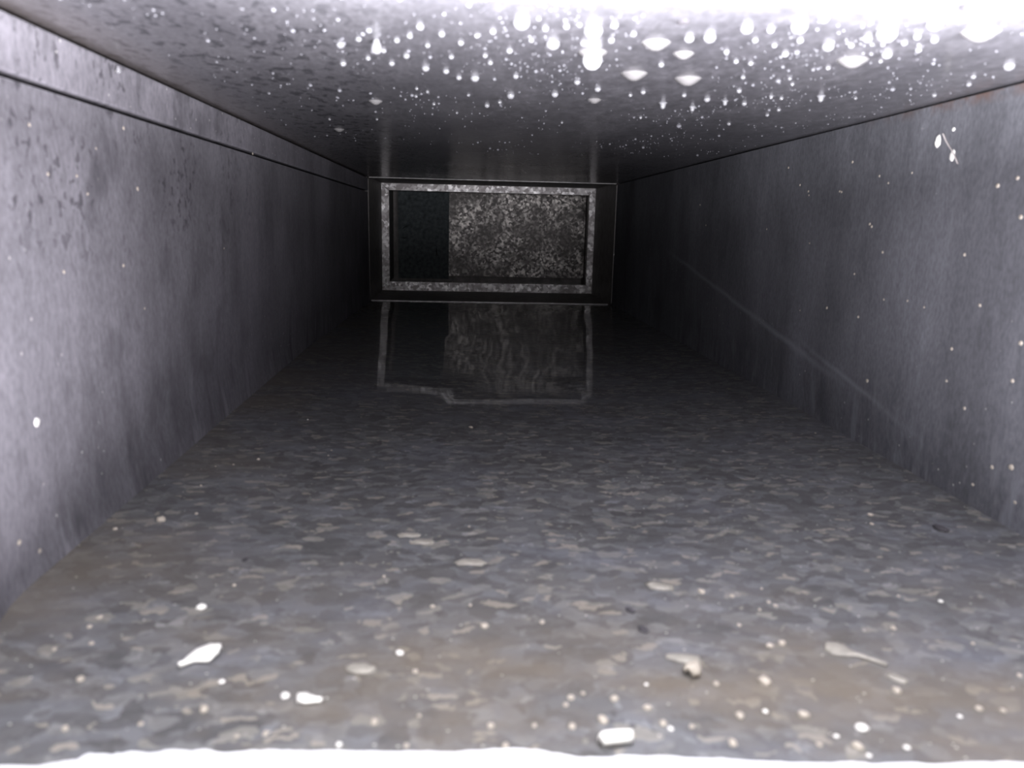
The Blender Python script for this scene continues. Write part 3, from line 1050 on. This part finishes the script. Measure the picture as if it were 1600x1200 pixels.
wall_crumb(1467, 220, 10, 1, CHIP[0], 'paint_flake', 'upper of two pinkish white flakes hanging on a fibre on the right wall', 'flake', None, 2.0, .35)
wall_crumb(1488, 243, 10, 1, CHIP[1], 'paint_flake', 'lower of two pinkish white flakes hanging on a fibre on the right wall', 'flake', None, 1.7, -.1)
wall_crumb(1490, 202, 5, 1, CHIP[2], 'paint_flake', 'small white dot above the two pinkish flakes on the right wall', 'flake', None, 1.2)
fib = [at_x(a, b, R - .0012) for a, b in ((1474, 209), (1478, 219), (1483, 228), (1488, 235), (1493, 246), (1497, 256))]
bm = bmesh.new()
rows = []
for q in fib:
    rows.append([bm.verts.new(q - fib[0] + Vector((.0006 * math.cos(k * 2.09) - .0002, 0, 0)) + Vector((0, .0008, .0003)) * math.sin(k * 2.09)) for k in range(3)])
for a, b in zip(rows, rows[1:]):
    for k in range(3):
        bm.faces.new((a[k], a[(k + 1) % 3], b[(k + 1) % 3], b[k]))
bmesh.ops.recalc_face_normals(bm, faces=bm.faces[:])
link('fibre', mesh_of('fibre', bm, M['fibre']), None, fib[0], label='short hanging fibre joining two pinkish white flakes on the right wall', category='fibre')

RW = [(1355, 595, 7), (1359, 350, 5), (1362, 354, 5), (1292, 481, 5), (1341, 495, 5), (1507, 398, 6), (1531, 477, 6), (1559, 290, 8), (1595, 339, 8), (1595, 536, 8), (1582, 595, 7),
      (1580, 730, 10), (1550, 730, 7), (1507, 638, 6), (1479, 595, 5), (1315, 300, 4), (1379, 394, 5), (1381, 468, 4), (1520, 757, 6), (1487, 545, 6), (1264, 305, 3), (1335, 428, 4), (1590, 278, 7), (1232, 262, 4), (1250, 289, 4), (1263, 299, 4),
      (1332, 253, 5), (1374, 275, 4), (1388, 286, 4), (1312, 299, 4), (1425, 270, 4), (1103, 352, 3), (1094, 320, 3), (1265, 380, 3), (1198, 358, 3), (1586, 785, 6), (1418, 470, 4), (1444, 480, 4), (1250, 485, 3)]
RMARKS = [(1467, 220, 'the upper pinkish flake'), (1488, 243, 'the lower pinkish flake'), (1355, 595, 'the elongated speck'), (1580, 730, 'the largest low speck'), (1220, 530, 'the painted light streak'), (1100, 440, 'the far end of the painted light streak'), (1440, 690, 'the near end of the painted light streak')]
for (x, y, w), lab in zip(RW, place_labels(RW, RMARKS, 'white speck on right wall')):
    sp = {(1355, 595): 'elongated white speck below the painted light streak on the right wall', (1580, 730): 'largest white speck low on the right wall by the floor corner'}.get((x, y))
    wall_crumb(x, y, w * .72, 1, random.choice(DUST), 'dust_speck', sp or lab, 'speck', None if sp else 'specks on the right wall')
LW = [(30, 848, 9), (62, 861, 8), (218, 713, 4), (120, 275, 5), (75, 272, 6), (215, 295, 7), (193, 200, 6), (46, 195, 6), (137, 303, 5), (193, 415, 6), (100, 425, 6), (350, 388, 3), (226, 482, 4), (150, 232, 4), (365, 580, 3), (395, 240, 4)]
wall_crumb(57, 660, 11, -1, CHIP[1], 'dust_speck', 'white crumb with a dark shadow low on the left wall', 'speck')
LMARKS = [(57, 660, 'the white crumb with dark shadow'), (185, 113, 'the clinging water drop'), (320, 220, 'the dark seam'), (0, 980, 'the near floor corner'), (575, 370, 'the far bright frame')]
for (x, y, w), lab in zip(LW, place_labels(LW, LMARKS, 'white speck on left wall')):
    wall_crumb(x, y, w * .75, -1, random.choice(DUST), 'dust_speck', lab, 'speck', 'specks on the left wall')

# two dark spots in the glare of the ceiling
for x, y, w, l in ((1068, 33, 20, 'dark oval spot in the glare above the wide dull flattened drop'), (1522, 6, 36, 'long dark spot at the very edge of the ceiling above the white smear')):
    q = at_z(x, y, CZ)
    r = w / F * q.dot(FWD) / 2
    o = link('dark_crumb', DM[1], None, (q.x, q.y, ceil_z(q.x, q.y) - r * .1), label=l, category='crumb')
    o.scale = (r, r * 1.3, r)
